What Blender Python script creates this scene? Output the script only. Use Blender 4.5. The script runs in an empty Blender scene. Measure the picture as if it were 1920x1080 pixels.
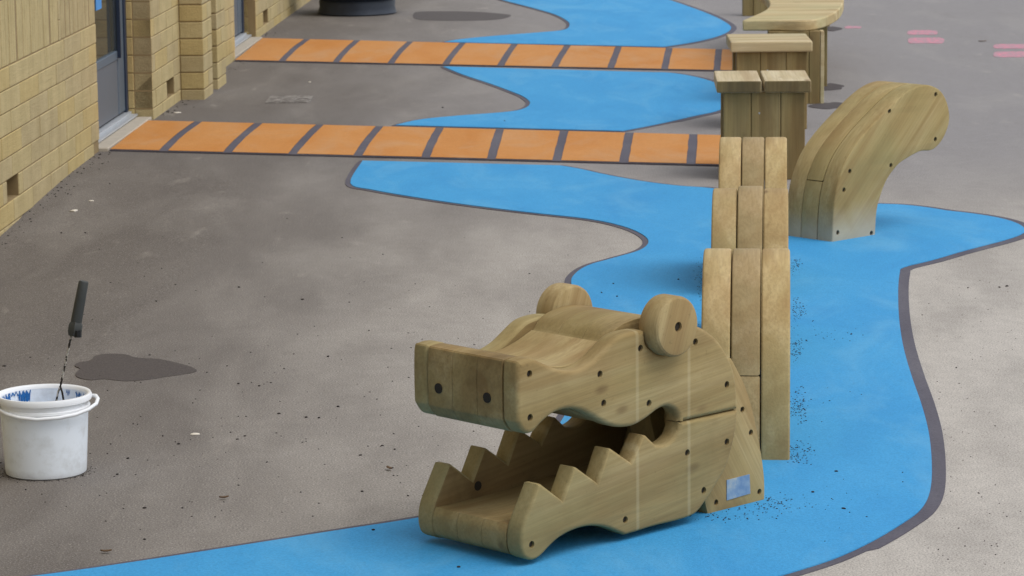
import bpy, bmesh, math, random
from mathutils import Vector, Matrix
from mathutils.geometry import tessellate_polygon
random.seed(7)
R = math.radians
scene = bpy.context.scene
C = scene.collection

# ------------------------------------------------------------------ camera
CAM_H, F, TH, ROLL = 2.07, 6000.0, math.atan(1011 / 6000.0), -0.010
cam_d = bpy.data.cameras.new('camera'); cam = bpy.data.objects.new('camera', cam_d); C.objects.link(cam)
CM = Matrix.Rotation(R(90) - TH, 3, 'X') @ Matrix.Rotation(ROLL, 3, 'Z')
cam.matrix_world = Matrix.Translation((0, 0, CAM_H)) @ CM.to_4x4()
cam_d.sensor_width = 36; cam_d.lens = F / 1920 * 36
cam_d.clip_start = 0.1; cam_d.clip_end = 500
cam_d.dof.use_dof = True; cam_d.dof.focus_distance = 9.3; cam_d.dof.aperture_fstop = 16
scene.camera = cam
O = Vector((0, 0, CAM_H))

# ------------------------------------------------------------------ world, sun, exposure
SUN_EL, SUN_AZ = R(60), R(118)       # azimuth clockwise from +Y
w = bpy.data.worlds.new('World'); scene.world = w; w.use_nodes = True
wn = w.node_tree.nodes; wl = w.node_tree.links
bg = wn['Background']
sky = wn.new('ShaderNodeTexSky'); sky.sky_type = 'NISHITA'; sky.sun_disc = False
sky.sun_elevation = SUN_EL; sky.sun_rotation = SUN_AZ
hs = wn.new('ShaderNodeHueSaturation'); hs.inputs['Saturation'].default_value = 0.30
wl.new(sky.outputs[0], hs.inputs['Color']); wl.new(hs.outputs[0], bg.inputs[0])
bg.inputs[1].default_value = 0.15
sd = bpy.data.lights.new('sun', 'SUN'); sd.energy = 1.0; sd.angle = R(38); sd.color = (1.0, 0.96, 0.9)
so = bpy.data.objects.new('sun', sd); C.objects.link(so)
sdir = Vector((math.sin(SUN_AZ) * math.cos(SUN_EL), math.cos(SUN_AZ) * math.cos(SUN_EL), math.sin(SUN_EL)))
so.rotation_euler = sdir.to_track_quat('Z', 'Y').to_euler()
so.location = (6, 0, 12)
vs = scene.view_settings
vs.view_transform = 'Standard'; vs.look = 'None'; vs.exposure = 0.50; vs.gamma = 1
scene.render.resolution_x = 1024; scene.render.resolution_y = 576
scene.render.filter_size = 2.1

# ------------------------------------------------------------------ measuring helpers
def ray(x, y): return CM @ Vector((x - 960, 540 - y, -F))
def gp(x, y, z=0.0):
    d = ray(x, y); t = (z - CAM_H) / d.z
    return O + d * t
def on_plane(x, y, p, n):
    d = ray(x, y); t = (Vector(p) - O).dot(n) / d.dot(n)
    return O + d * t

# ------------------------------------------------------------------ materials
def rgb(r, g, b):
    f = lambda c: (c / 255 / 12.92) if c / 255 <= 0.04045 else ((c / 255 + 0.055) / 1.055) ** 2.4
    return (f(r), f(g), f(b), 1)
class NT:
    def __init__(s, name):
        s.m = bpy.data.materials.new(name); s.m.use_nodes = True
        s.n = s.m.node_tree.nodes; s.l = s.m.node_tree.links; s.b = s.n['Principled BSDF']
    def new(s, t, **k):
        q = s.n.new(t)
        for a, v in k.items():
            if a in q.inputs.keys(): q.inputs[a].default_value = v
            else: setattr(q, a, v)
        return q
    def link(s, a, b): s.l.new(a, b)
    def coords(s, scale=(1, 1, 1), rot=(0, 0, 0), loc=(0, 0, 0), kind='Object'):
        tc = s.n.new('ShaderNodeTexCoord'); mp = s.n.new('ShaderNodeMapping')
        mp.inputs['Scale'].default_value = scale; mp.inputs['Rotation'].default_value = rot; mp.inputs['Location'].default_value = loc
        s.link(tc.outputs[kind], mp.inputs[0]); return mp.outputs[0]
    def noise(s, vec, scale, detail=4, rough=0.5, dist=0.0):
        q = s.new('ShaderNodeTexNoise'); q.inputs['Scale'].default_value = scale; q.inputs['Detail'].default_value = detail
        q.inputs['Roughness'].default_value = rough; q.inputs['Distortion'].default_value = dist
        s.link(vec, q.inputs['Vector']); return q.outputs[0]
    def ramp(s, fac, stops):
        q = s.n.new('ShaderNodeValToRGB'); e = q.color_ramp.elements
        while len(e) < len(stops): e.new(0.5)
        for i, (p, c) in enumerate(stops):
            e[i].position = p; e[i].color = c if len(c) == 4 else (*c, 1)
        s.link(fac, q.inputs[0]); return q.outputs[0]
    def mix(s, fac, a, b, mode='MIX'):
        q = s.n.new('ShaderNodeMix'); q.data_type = 'RGBA'; q.blend_type = mode
        for k, v in ((0, fac), (6, a), (7, b)):
            if isinstance(v, bpy.types.NodeSocket): s.link(v, q.inputs[k])
            else: q.inputs[k].default_value = v
        return q.outputs[2]
    def math(s, op, a, b=0.5, c=0.5, clamp=False):
        q = s.n.new('ShaderNodeMath'); q.operation = op; q.use_clamp = clamp
        for k, v in ((0, a), (1, b), (2, c)):
            if isinstance(v, bpy.types.NodeSocket): s.link(v, q.inputs[k])
            else: q.inputs[k].default_value = v
        return q.outputs[0]
    def maprange(s, v, a, b, c=0.0, d=1.0):
        q = s.n.new('ShaderNodeMapRange'); q.interpolation_type = 'SMOOTHSTEP'
        s.link(v, q.inputs[0])
        for k, x in enumerate((a, b, c, d)): q.inputs[k + 1].default_value = x
        return q.outputs[0]
    def bump(s, h, strength=0.3, dist=0.01):
        q = s.n.new('ShaderNodeBump'); q.inputs['Strength'].default_value = strength; q.inputs['Distance'].default_value = dist
        s.link(h, q.inputs['Height']); s.link(q.outputs[0], s.b.inputs['Normal'])
    def done(s, col, rough=0.8, spec=0.3):
        if isinstance(col, bpy.types.NodeSocket): s.link(col, s.b.inputs['Base Color'])
        else: s.b.inputs['Base Color'].default_value = col
        if isinstance(rough, bpy.types.NodeSocket): s.link(rough, s.b.inputs['Roughness'])
        else: s.b.inputs['Roughness'].default_value = rough
        s.b.inputs['Specular IOR Level'].default_value = spec
        return s.m
def k4(c, f): return (c[0] * f, c[1] * f, c[2] * f, 1)

def plain(name, col, rough=0.6, var=0.15, metal=0.0, spec=0.4, scale=25):
    t = NT(name); v = t.coords()
    n = t.noise(v, scale, 4, 0.6)
    m = t.mix(n, k4(col, 1 - var), k4(col, 1 + var))
    t.b.inputs['Metallic'].default_value = metal
    t.bump(n, 0.1, 0.004)
    return t.done(m, rough, spec)

WOOD_LT = rgb(182, 165, 124); WOOD_MD = rgb(166, 147, 104); WOOD_DK = rgb(140, 119, 80)
def wood(name, rot=0.0, band=0.30, tint=(1, 1, 1), seed=0.0, axis='X', marks=(), damp=0.0, foot=0.0, grime=0.35):
    """Pressure-treated pine. Grain runs along local axis (rot tilts it in the X-Z plane)."""
    t = NT(name)
    sc = {'X': (0.45, 6, 6.5), 'Z': (7, 7, 0.45), 'Y': (7, 0.45, 7)}[axis]
    tc = t.n.new('ShaderNodeTexCoord')
    m1 = t.n.new('ShaderNodeMapping'); m1.inputs['Rotation'].default_value = (0, rot, 0)
    t.link(tc.outputs['Object'], m1.inputs[0])
    m2 = t.n.new('ShaderNodeMapping'); m2.inputs['Scale'].default_value = sc; m2.inputs['Location'].default_value = (seed, seed * 1.7, seed * 2.3)
    t.link(m1.outputs[0], m2.inputs[0])
    v = m2.outputs[0]
    big = t.noise(v, 1.3, 3, 0.5, 0.6)
    fine = t.noise(v, 7.0, 5, 0.65, 0.4)
    vf = t.n.new('ShaderNodeMapping'); vf.inputs['Scale'].default_value = {'X': (3, 120, 120), 'Z': (120, 120, 3), 'Y': (120, 3, 120)}[axis]
    t.link(m1.outputs[0], vf.inputs[0])
    fib = t.noise(vf.outputs[0], 1.0, 2, 0.6)
    T = lambda c: (c[0] * tint[0], c[1] * tint[1], c[2] * tint[2], 1)
    col = t.ramp(big, [(0.26, T(k4(WOOD_DK, 1.1))), (0.46, T(WOOD_MD)), (0.58, T(WOOD_LT)), (0.72, T(WOOD_MD))])
    col = t.mix(t.ramp(fine, [(0.42, (0, 0, 0)), (0.60, (0.5, 0.5, 0.5))]), col, T(WOOD_MD))
    col = t.mix(t.math('MULTIPLY', t.ramp(fib, [(0.35, (1, 1, 1)), (0.6, (0, 0, 0))]), 0.26), col, T(k4(WOOD_DK, 0.7)))
    # weather stains
    pl = t.coords((1, 1, 1), loc=(seed, 0, seed))
    blot = t.noise(pl, 5.0, 5, 0.6, 0.5)
    col = t.mix(t.math('MULTIPLY', t.ramp(blot, [(0.5, (0, 0, 0)), (0.72, (1, 1, 1))]), grime), col, k4(T(WOOD_DK), 0.6))
    bn = t.noise(v, 1.5, 3, 0.45, 0.7)      # brown heartwood bands along the grain
    col = t.mix(t.math('MULTIPLY', t.ramp(bn, [(0.50, (0, 0, 0)), (0.58, (1, 1, 1))]), band), col, T(rgb(132, 102, 64)))
    kn = t.new('ShaderNodeTexVoronoi'); kn.inputs['Scale'].default_value = 1.0; kn.inputs['Randomness'].default_value = 1.0
    mk = t.n.new('ShaderNodeMapping'); mk.inputs['Scale'].default_value = {'X': (3.2, 7, 7), 'Z': (7, 7, 3.2), 'Y': (7, 3.2, 7)}[axis]; mk.inputs['Location'].default_value = (seed * 3, seed, seed)
    t.link(m1.outputs[0], mk.inputs[0]); t.link(mk.outputs[0], kn.inputs['Vector'])
    col = t.mix(t.math('MULTIPLY', t.maprange(kn.outputs['Distance'], 0.05, 0.13, 1.0, 0.0), 0.55), col, rgb(92, 66, 42))
    sp_ = t.noise(pl, 55, 3, 0.7)
    col = t.mix(t.math('MULTIPLY', t.ramp(sp_, [(0.62, (0, 0, 0)), (0.72, (1, 1, 1))]), 0.30), col, T(k4(WOOD_DK, 0.6)))
    grn = t.noise(pl, 2.6, 3, 0.5)
    col = t.mix(t.math('MULTIPLY', t.ramp(grn, [(0.45, (0, 0, 0)), (0.65, (1, 1, 1))]), 0.30), col, T((0.30, 0.30, 0.15)))
    sep = t.n.new('ShaderNodeSeparateXYZ'); t.link(tc.outputs['Object'], sep.inputs[0])
    for u in marks:       # pale banding left by packing straps
        d = t.math('ABSOLUTE', t.math('SUBTRACT', sep.outputs[0], u))
        f = t.maprange(d, 0.002, 0.009, 0.17, 0.0)
        col = t.mix(f, col, rgb(214, 203, 166))
    if foot:              # greyish bleached foot
        f = t.math('MULTIPLY', t.maprange(t.math('ADD', sep.outputs[2], t.math('MULTIPLY', blot, 0.12)), 0.05, foot, 1, 0), 0.75)
        col = t.mix(f, col, rgb(176, 172, 158))
    if damp:
        col = t.mix(t.math('MULTIPLY', t.ramp(t.noise(v, 2.2, 3, 0.6), [(0.35, (0, 0, 0)), (0.6, (1, 1, 1))]), damp), col, rgb(84, 74, 52))
    t.bump(t.math('ADD', fib, t.math('MULTIPLY', fine, 0.6)), 0.25, 0.003)
    return t.done(col, 0.78, 0.25)

def asphalt():
    t = NT('worn tarmac'); v = t.coords(kind='Object')
    sep = t.n.new('ShaderNodeSeparateXYZ'); t.link(v, sep.inputs[0])
    fine = t.noise(v, 170, 3, 0.7)
    mid = t.noise(v, 14, 6, 0.65)
    st = t.coords((1.9, 0.55, 1), rot=(0, 0, R(14)))
    large = t.noise(st, 1.1, 6, 0.6, 0.4)
    base = t.mix(t.ramp(large, [(0.30, (0, 0, 0)), (0.75, (1, 1, 1))]), rgb(101, 95, 90), rgb(114, 108, 102))
    # pale tone, stronger to the right and nearer the camera
    pos = t.maprange(t.math('ADD', sep.outputs[0], t.math('MULTIPLY', large, 1.2)), -1.1, 1.5, 0.0, 0.88)
    near = t.maprange(sep.outputs[1], 18.0, 11.0, 0.25, 1.0)
    pale_fac = t.math('MULTIPLY', t.math('MULTIPLY', pos, near), t.maprange(t.noise(st, 1.9, 5, 0.6), 0.30, 0.62, 0.72, 1.0))
    col = t.mix(pale_fac, base, rgb(204, 197, 187))
    far = t.maprange(sep.outputs[1], 13.0, 17.0, 0.0, 1.0)
    col = t.mix(t.math('MULTIPLY', t.math('MULTIPLY', pos, far), 0.8), col, rgb(148, 145, 146))
    # broad pale worn areas
    wn = t.noise(t.coords((1.5, 0.5, 1), loc=(7.3, 1.1, 0)), 1.5, 5, 0.55, 0.5)
    col = t.mix(t.math('MULTIPLY', t.ramp(wn, [(0.50, (0, 0, 0)), (0.74, (1, 1, 1))]), 0.20), col, rgb(188, 182, 173))
    # scuffs
    sc = t.noise(t.coords((2.0, 0.7, 1), loc=(3, 7, 0)), 2.6, 5, 0.55, 0.3)
    col = t.mix(t.math('MULTIPLY', t.ramp(sc, [(0.64, (0, 0, 0)), (0.78, (1, 1, 1))]), 0.35), col, rgb(196, 188, 176))
    sc2 = t.noise(t.coords((1.8, 0.6, 1), loc=(13, 2, 0)), 1.8, 5, 0.6, 0.3)
    col = t.mix(t.math('MULTIPLY', t.ramp(sc2, [(0.56, (0, 0, 0)), (0.78, (1, 1, 1))]), 0.15), col, rgb(108, 100, 94))
    col = t.mix(t.math('MULTIPLY', t.ramp(mid, [(0.4, (1, 1, 1)), (0.62, (0, 0, 0))]), 0.10), col, rgb(84, 76, 72))
    col = t.mix(t.math('MULTIPLY', t.ramp(fine, [(0.38, (1, 1, 1)), (0.55, (0, 0, 0))]), 0.48), col, rgb(70, 64, 60))
    col = t.mix(t.math('MULTIPLY', t.ramp(fine, [(0.57, (0, 0, 0)), (0.66, (1, 1, 1))]), 0.34), col, rgb(205, 196, 186))
    t.bump(fine, 0.5, 0.004)
    return t.done(col, 0.85, 0.3)

def rubber(name, base, dark, light, worn=None, wornf=0.5):
    t = NT(name); v = t.coords()
    fine = t.noise(v, 130, 3, 0.75); big = t.noise(t.coords((1.7, 0.6, 1)), 1.7, 6, 0.6, 0.6); mid = t.noise(v, 20, 5, 0.6)
    col = t.ramp(big, [(0.30, dark), (0.5, base), (0.70, light)])
    col = t.mix(t.math('MULTIPLY', t.ramp(fine, [(0.38, (1, 1, 1)), (0.54, (0, 0, 0))]), 0.38), col, k4(dark, 0.7))
    col = t.mix(t.math('MULTIPLY', t.ramp(fine, [(0.58, (0, 0, 0)), (0.68, (1, 1, 1))]), 0.25), col, k4(light, 1.25))
    if worn:
        f = t.math('MULTIPLY', t.ramp(t.noise(t.coords((1.6, 0.6, 1), loc=(4, 4, 0)), 1.6, 6, 0.65, 0.8), [(0.5, (0, 0, 0)), (0.7, (1, 1, 1))]), wornf)
        col = t.mix(f, col, worn)
    col = t.mix(t.math('MULTIPLY', t.ramp(mid, [(0.3, (1, 1, 1)), (0.45, (0, 0, 0))]), 0.12), col, k4(dark, 0.6))
    t.bump(fine, 0.4, 0.003)
    return t.done(col, 0.8, 0.25)

def blockwork(name, a, b):
    t = NT(name); v = t.coords()
    n = t.noise(v, 6, 5, 0.6); f = t.noise(v, 120, 3, 0.7); s = t.noise(t.coords((2.0, 6, 14)), 3.0, 4, 0.6)
    col = t.mix(t.ramp(n, [(0.3, (0, 0, 0)), (0.7, (1, 1, 1))]), a, b)
    col = t.mix(t.math('MULTIPLY', t.ramp(f, [(0.35, (1, 1, 1)), (0.55, (0, 0, 0))]), 0.25), col, k4(a, 0.6))
    col = t.mix(t.math('MULTIPLY', t.ramp(t.noise(t.coords((14, 6, 1.2)), 1.5, 5, 0.6), [(0.5, (0, 0, 0)), (0.75, (1, 1, 1))]), 0.30), col, k4(a, 0.62))
    t.bump(t.math('ADD', f, s), 0.5, 0.006)
    return t.done(col, 0.9, 0.2)

M = {}
M['ground'] = asphalt()
M['blue'] = rubber('blue safety surfacing', rgb(62, 152, 206), rgb(56, 145, 201), rgb(70, 157, 209), rgb(108, 172, 208), 0.42)
M['orange'] = rubber('orange safety surfacing', rgb(196, 134, 70), rgb(190, 124, 56), rgb(200, 142, 82), rgb(188, 148, 108), 0.6)
M['edge'] = rubber('purple grey edging', rgb(92, 89, 98), rgb(82, 78, 88), rgb(104, 101, 108))
M['hole'] = plain('bolt hole dark', (0.022, 0.016, 0.010, 1), 0.9, 0.3)
M['mortar'] = plain('mortar', rgb(140, 120, 84), 0.95, 0.2)
M['b1'] = blockwork('buff block', rgb(176, 158, 114), rgb(194, 175, 130))
M['b2'] = blockwork('buff block warm', rgb(178, 156, 106), rgb(194, 173, 122))
M['b3'] = blockwork('buff block grey', rgb(170, 152, 112), rgb(188, 170, 130))
M['concrete'] = plain('pale concrete', rgb(176, 166, 150), 0.9, 0.2)

# ------------------------------------------------------------------ building helpers
def link(name, me, mats, parent=None):
    o = bpy.data.objects.new(name, me); C.objects.link(o)
    for m in (mats if isinstance(mats, (list, tuple)) else [mats]): me.materials.append(m)
    if parent: o.parent = parent
    return o
def finish(bm, name, mats, parent=None, smooth=None):
    bmesh.ops.recalc_face_normals(bm, faces=bm.faces)
    me = bpy.data.meshes.new(name); bm.to_mesh(me); bm.free()
    if smooth is not None:
        for p in me.polygons: p.use_smooth = True
        me.set_sharp_from_angle(angle=R(smooth))
    return link(name, me, mats, parent)
def bevel(o, wdt, seg=2, ang=35):
    b = o.modifiers.new('bevel', 'BEVEL'); b.width = wdt; b.segments = seg; b.limit_method = 'ANGLE'; b.angle_limit = R(ang)
    b.use_clamp_overlap = False; b.harden_normals = False
    return o
def thing(name, label, cat, loc=(0, 0, 0), rz=0.0, group=None):
    o = bpy.data.objects.new(name, None); C.objects.link(o); o.empty_display_size = 0.1
    o.location = loc; o.rotation_euler = (0, 0, rz); o['label'] = label; o['category'] = cat
    if group: o['group'] = group
    return o
def tag(o, label, cat, group=None):
    o['label'] = label; o['category'] = cat
    if group: o['group'] = group
    return o
def kind(o, k): o['kind'] = k; return o
def box(bm, x0, x1, y0, y1, z0, z1, mi=0):
    vs_ = [bm.verts.new((x, y, z)) for z in (z0, z1) for y in (y0, y1) for x in (x0, x1)]
    for f in ((0, 1, 3, 2), (4, 6, 7, 5), (0, 4, 5, 1), (2, 3, 7, 6), (0, 2, 6, 4), (1, 5, 7, 3)):
        fc = bm.faces.new([vs_[i] for i in f]); fc.material_index = mi
def cyl(bm, p0, p1, r0, r1=None, n=20, caps=True):
    r1 = r0 if r1 is None else r1
    p0, p1 = Vector(p0), Vector(p1); d = (p1 - p0).normalized()
    a = d.orthogonal().normalized(); b = d.cross(a)
    A, B = [], []
    for i in range(n):
        t = 2 * math.pi * i / n; v = a * math.cos(t) + b * math.sin(t)
        A.append(bm.verts.new(p0 + v * r0)); B.append(bm.verts.new(p1 + v * r1))
    for i in range(n): bm.faces.new((A[i], A[(i + 1) % n], B[(i + 1) % n], B[i]))
    if caps: bm.faces.new(A[::-1]); bm.faces.new(B)
def tube(bm, pts, r, n=10):
    pts = [Vector(p) for p in pts]; rings = []
    for i, p in enumerate(pts):
        d = (pts[min(i + 1, len(pts) - 1)] - pts[max(i - 1, 0)]).normalized()
        up = Vector((0, 0, 1)) if abs(d.z) < 0.9 else Vector((1, 0, 0))
        a = d.cross(up).normalized(); b = d.cross(a)
        rr = r[i] if isinstance(r, (list, tuple)) else r
        rings.append([bm.verts.new(p + (a * math.cos(2 * math.pi * k / n) + b * math.sin(2 * math.pi * k / n)) * rr) for k in range(n)])
    for A, B in zip(rings, rings[1:]):
        for k in range(n): bm.faces.new((A[k], A[(k + 1) % n], B[(k + 1) % n], B[k]))
    bm.faces.new(rings[0][::-1]); bm.faces.new(rings[-1])
def smooth_loop(pts, sub=4, closed=True):
    """Catmull-Rom through points; a point written (x, y, 1) is a sharp corner."""
    n = len(pts); out = []
    P = [Vector((p[0], p[1])) for p in pts]; cr = [len(p) > 2 and p[2] for p in pts]
    for i in range(n if closed else n - 1):
        j = (i + 1) % n
        p1, p2 = P[i], P[j]
        p0 = p1 if cr[i] else P[i - 1] if (closed or i > 0) else p1
        p3 = p2 if cr[j] else P[(j + 1) % n] if (closed or j + 1 < n) else p2
        if cr[i] and cr[j]: out.append(p1); continue
        for k in range(sub):
            t = k / sub
            out.append(0.5 * ((2 * p1) + (p2 - p0) * t + (2 * p0 - 5 * p1 + 4 * p2 - p3) * t * t + (3 * p1 - p0 - 3 * p2 + p3) * t ** 3))
    if not closed: out.append(P[-1])
    return [(p.x, p.y) for p in out]
def dedupe(pts, d=0.0012):
    out = []
    for p in pts:
        if not out or (Vector(p[:2]) - Vector(out[-1][:2])).length > d: out.append(tuple(p[:2]))
    if (Vector(out[0]) - Vector(out[-1])).length <= d: out.pop()
    return out
def inset(loop, d):
    n = len(loop); area = sum(loop[i][0] * loop[(i + 1) % n][1] - loop[(i + 1) % n][0] * loop[i][1] for i in range(n))
    s = 1 if area > 0 else -1; out = []
    for i in range(n):
        a, b, c = Vector(loop[i - 1]), Vector(loop[i]), Vector(loop[(i + 1) % n])
        e1, e2 = (b - a).normalized(), (c - b).normalized()
        n1, n2 = Vector((-e1.y, e1.x)), Vector((-e2.y, e2.x)); m = n1 + n2
        if m.length < 0.2: m = n1
        m.normalize(); k = min(1.5, 1 / max(0.3, m.dot(n1)))
        out.append(tuple(b + m * s * d * k))
    return out
def plate(name, outline, w0, w1, mat, parent, bev=0.006, seg=3, holes=(), hole_side=0):
    """Board cut to an outline in local X-Z, thick along local Y, with rounded long edges."""
    L = dedupe(outline); n = len(L); bm = bmesh.new()
    steps = [(bev * (1 - math.cos(math.pi / 2 * (1 - k / seg))) if False else bev * (1 - math.sin(math.pi / 2 * k / seg)), bev * (1 - math.cos(math.pi / 2 * k / seg))) for k in range(seg + 1)] if bev else [(0, 0)]
    # steps: (inset, depth from the face); first is the face rim
    secs = [(w0 + dp, ins) for ins, dp in steps] + [(w1 - dp, ins) for ins, dp in reversed(steps)]
    rings = []
    for wv, ins in secs:
        P = inset(L, ins) if ins > 1e-6 else L
        rings.append([bm.verts.new((u, wv, v)) for u, v in P])
    for A, B in zip(rings, rings[1:]):
        for i in range(n): bm.faces.new((A[i], B[i], B[(i + 1) % n], A[(i + 1) % n]))
    for ri, ring in enumerate((rings[0], rings[-1])):
        loops = [[Vector((v.co.x, v.co.z, 0)) for v in ring]]; allv = list(ring)
        if holes and ri == hole_side:
            wf = secs[0 if ri == 0 else -1][0]; dp = 0.011 if ri == 0 else -0.011
            for (hu, hv, hr) in holes:
                circ = [(hu + hr * math.cos(2 * math.pi * k / 18), hv + hr * math.sin(2 * math.pi * k / 18)) for k in range(18)]
                top = [bm.verts.new((a, wf, b)) for a, b in circ]; bot = [bm.verts.new((a, wf + dp, b)) for a, b in circ]
                for k in range(18): bm.faces.new((top[k], top[(k + 1) % 18], bot[(k + 1) % 18], bot[k]))
                bm.faces.new(bot); loops.append([Vector((a, b, 0)) for a, b in circ]); allv += top
        for t in tessellate_polygon(loops):
            try: bm.faces.new([allv[k] for k in t])
            except ValueError: pass
    return finish(bm, name, mat, parent, smooth=28)
class Frame:
    """A vertical working frame: local X along 'ang', local Y to its left, origin on the ground."""
    def __init__(s, p, ang):
        s.p = Vector((p[0], p[1], 0)); s.a = ang
        s.b = Vector((math.cos(ang), math.sin(ang), 0)); s.n = Vector((-math.sin(ang), math.cos(ang), 0))
    def uv(s, x, y, wv=0.0):
        q = on_plane(x, y, s.p + s.n * wv, s.n) - s.p
        return (q.dot(s.b), q.z)
    def trace(s, pts, wv=0.0, sub=4):
        o = []
        for p in pts:
            q = s.uv(p[0], p[1], wv); o.append((q[0], q[1]) + tuple(p[2:]))
        return smooth_loop(o, sub)
def holes_at(fr, pts, wv, r=0.0095): return [fr.uv(x, y, wv) + (r,) for x, y in pts]
def bolts(hs, wface, parent, sgn=1):
    """sunk bolt heads at the bottom of the drilled holes; sgn +1 when the board lies towards +Y of its face"""
    for (u, v, r) in hs:
        bm = bmesh.new(); cyl(bm, (u, wface + sgn * 0.006, v), (u, wface + sgn * 0.0105, v), r * 0.78, n=12)
        finish(bm, 'bolt', M['hole'], parent)

# ------------------------------------------------------------------ ground
WD = Vector((0.0485, 1.0)).normalized(); WA = gp(187, 284)       # wall line
WANG = math.atan2(WD.y, WD.x)
def wall_x(y): return WA.x + (y - WA.y) * WD.x / WD.y
def dip(x, y):
    d = max(0.0, x - wall_x(y)); t = min(1, max(0, (16.3 - y) / 3.0)); t = t * t * (3 - 2 * t)
    s = min(1, max(0, (1.1 - d) / 1.1)); s = s * s * (3 - 2 * s)
    e = min(1, max(0, (y - 9) / 3.0))
    return -0.075 * t * s * e
xs = [-60, -20, -8, -4] + [-3 + 0.1 * i for i in range(41)] + [2, 4, 8, 20, 60]
ys = [-30, -5, 2, 6] + [8 + 0.2 * i for i in range(56)] + [22, 30, 50, 120]
bm = bmesh.new(); G = [[bm.verts.new((x, y, dip(x, y))) for x in xs] for y in ys]
for j in range(len(ys) - 1):
    for i in range(len(xs) - 1): bm.faces.new((G[j][i], G[j][i + 1], G[j + 1][i + 1], G[j + 1][i]))
kind(finish(bm, 'ground', M['ground'], smooth=60), 'structure')

def flat(name, pts, z, mat, wob=0.0):
    bm = bmesh.new()
    P = dedupe(pts, 0.001); n = len(P)
    A = [bm.verts.new((p[0], p[1], z)) for p in P]; B = [bm.verts.new((p[0], p[1], z - 0.012)) for p in P]
    for t in tessellate_polygon([[Vector((p[0], p[1], 0)) for p in P]]):
        try: bm.faces.new([A[k] for k in t])
        except ValueError: pass
    for i in range(n): bm.faces.new((A[i], A[(i + 1) % n], B[(i + 1) % n], B[i]))
    return finish(bm, name, mat)
def ground_loop(pts, sub=5):
    q = [tuple(gp(p[0], p[1]).xy) + tuple(p[2:]) for p in pts]
    return smooth_loop(q, sub)
def offset(loop, d):
    n = len(loop); area = sum(loop[i][0] * loop[(i + 1) % n][1] - loop[(i + 1) % n][0] * loop[i][1] for i in range(n))
    s = 1 if area > 0 else -1; out = []
    for i in range(n):
        a = Vector(loop[i - 1]); b = Vector(loop[i]); c = Vector(loop[(i + 1) % n])
        n1 = Vector(((b - a).y, -(b - a).x)); n2 = Vector(((c - b).y, -(c - b).x))
        if n1.length < 1e-9 or n2.length < 1e-9: out.append(tuple(b)); continue
        nn = (n1.normalized() + n2.normalized())
        if nn.length < 0.3: nn = n1
        nn.normalize(); dd = d(b) if callable(d) else d
        out.append(tuple(b + nn * s * dd))
    return out

main_px = [(680, 303, 1), (657, 345), (700, 358), (800, 375), (900, 389), (1000, 401), (1100, 412), (1160, 424), (1200, 439),
           (1216, 455), (1200, 471), (1150, 486), (1105, 499), (1080, 514), (1071, 532), (1085, 565), (1105, 620), (1100, 700), (1060, 780),
           (1005, 860), (950, 920), (870, 955), (785, 974), (600, 1003), (300, 1050), (100, 1079), (-150, 1110), (-450, 1150), (-450, 1300, 1),
           (900, 1330, 1), (1000, 1230), (1250, 1140), (1400, 1100), (1476, 1079), (1563, 1051), (1633, 1019), (1692, 984), (1727, 957), (1744, 922), (1747, 870), (1741, 812),
           (1727, 759), (1709, 707), (1694, 654), (1686, 602), (1684, 549), (1687, 514), (1695, 503), (1750, 489), (1808, 472), (1884, 452),
           (1915, 441), (1922, 432), (1905, 420), (1870, 410), (1820, 402), (1777, 397), (1739, 391), (1693, 386), (1640, 384), (1560, 383), (1460, 372),
           (1335, 355), (1270, 350), (1200, 341), (1130, 328), (1090, 319), (1050, 312, 1)]
mid_px = [(742, 236, 1), (786, 226), (853, 219), (943, 212), (980, 206), (994, 195), (982, 183), (956, 172), (921, 159), (867, 141), (831, 126, 1),
          (1225, 137, 1), (1257, 138), (1301, 145), (1342, 157), (1385, 180), (1353, 206), (1301, 219), (1239, 233), (1167, 247, 1)]
top_px = [(833, 80, 1), (862, 75), (921, 69), (1010, 62), (1058, 57), (1068, 47), (1060, 38), (1037, 27), (988, 13), (939, 0), (880, -20), (820, -60),
          (1100, -60), (1180, -25), (1252, 0), (1279, 9), (1328, 27), (1362, 44), (1370, 56), (1346, 69), (1301, 80), (1243, 89, 1)]
for px in (main_px, mid_px, top_px):
    L = ground_loop(px)
    kind(flat('blue_path', L, 0.006, M['blue']), 'structure')
    kind(flat('path_edging', offset(L, lambda b: (0.042 if b.x > 0.9 else 0.026) * (1 + 0.05 * math.sin(b.x * 2.1 + b.y * 1.7))), 0.003, M['edge']), 'structure')

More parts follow.
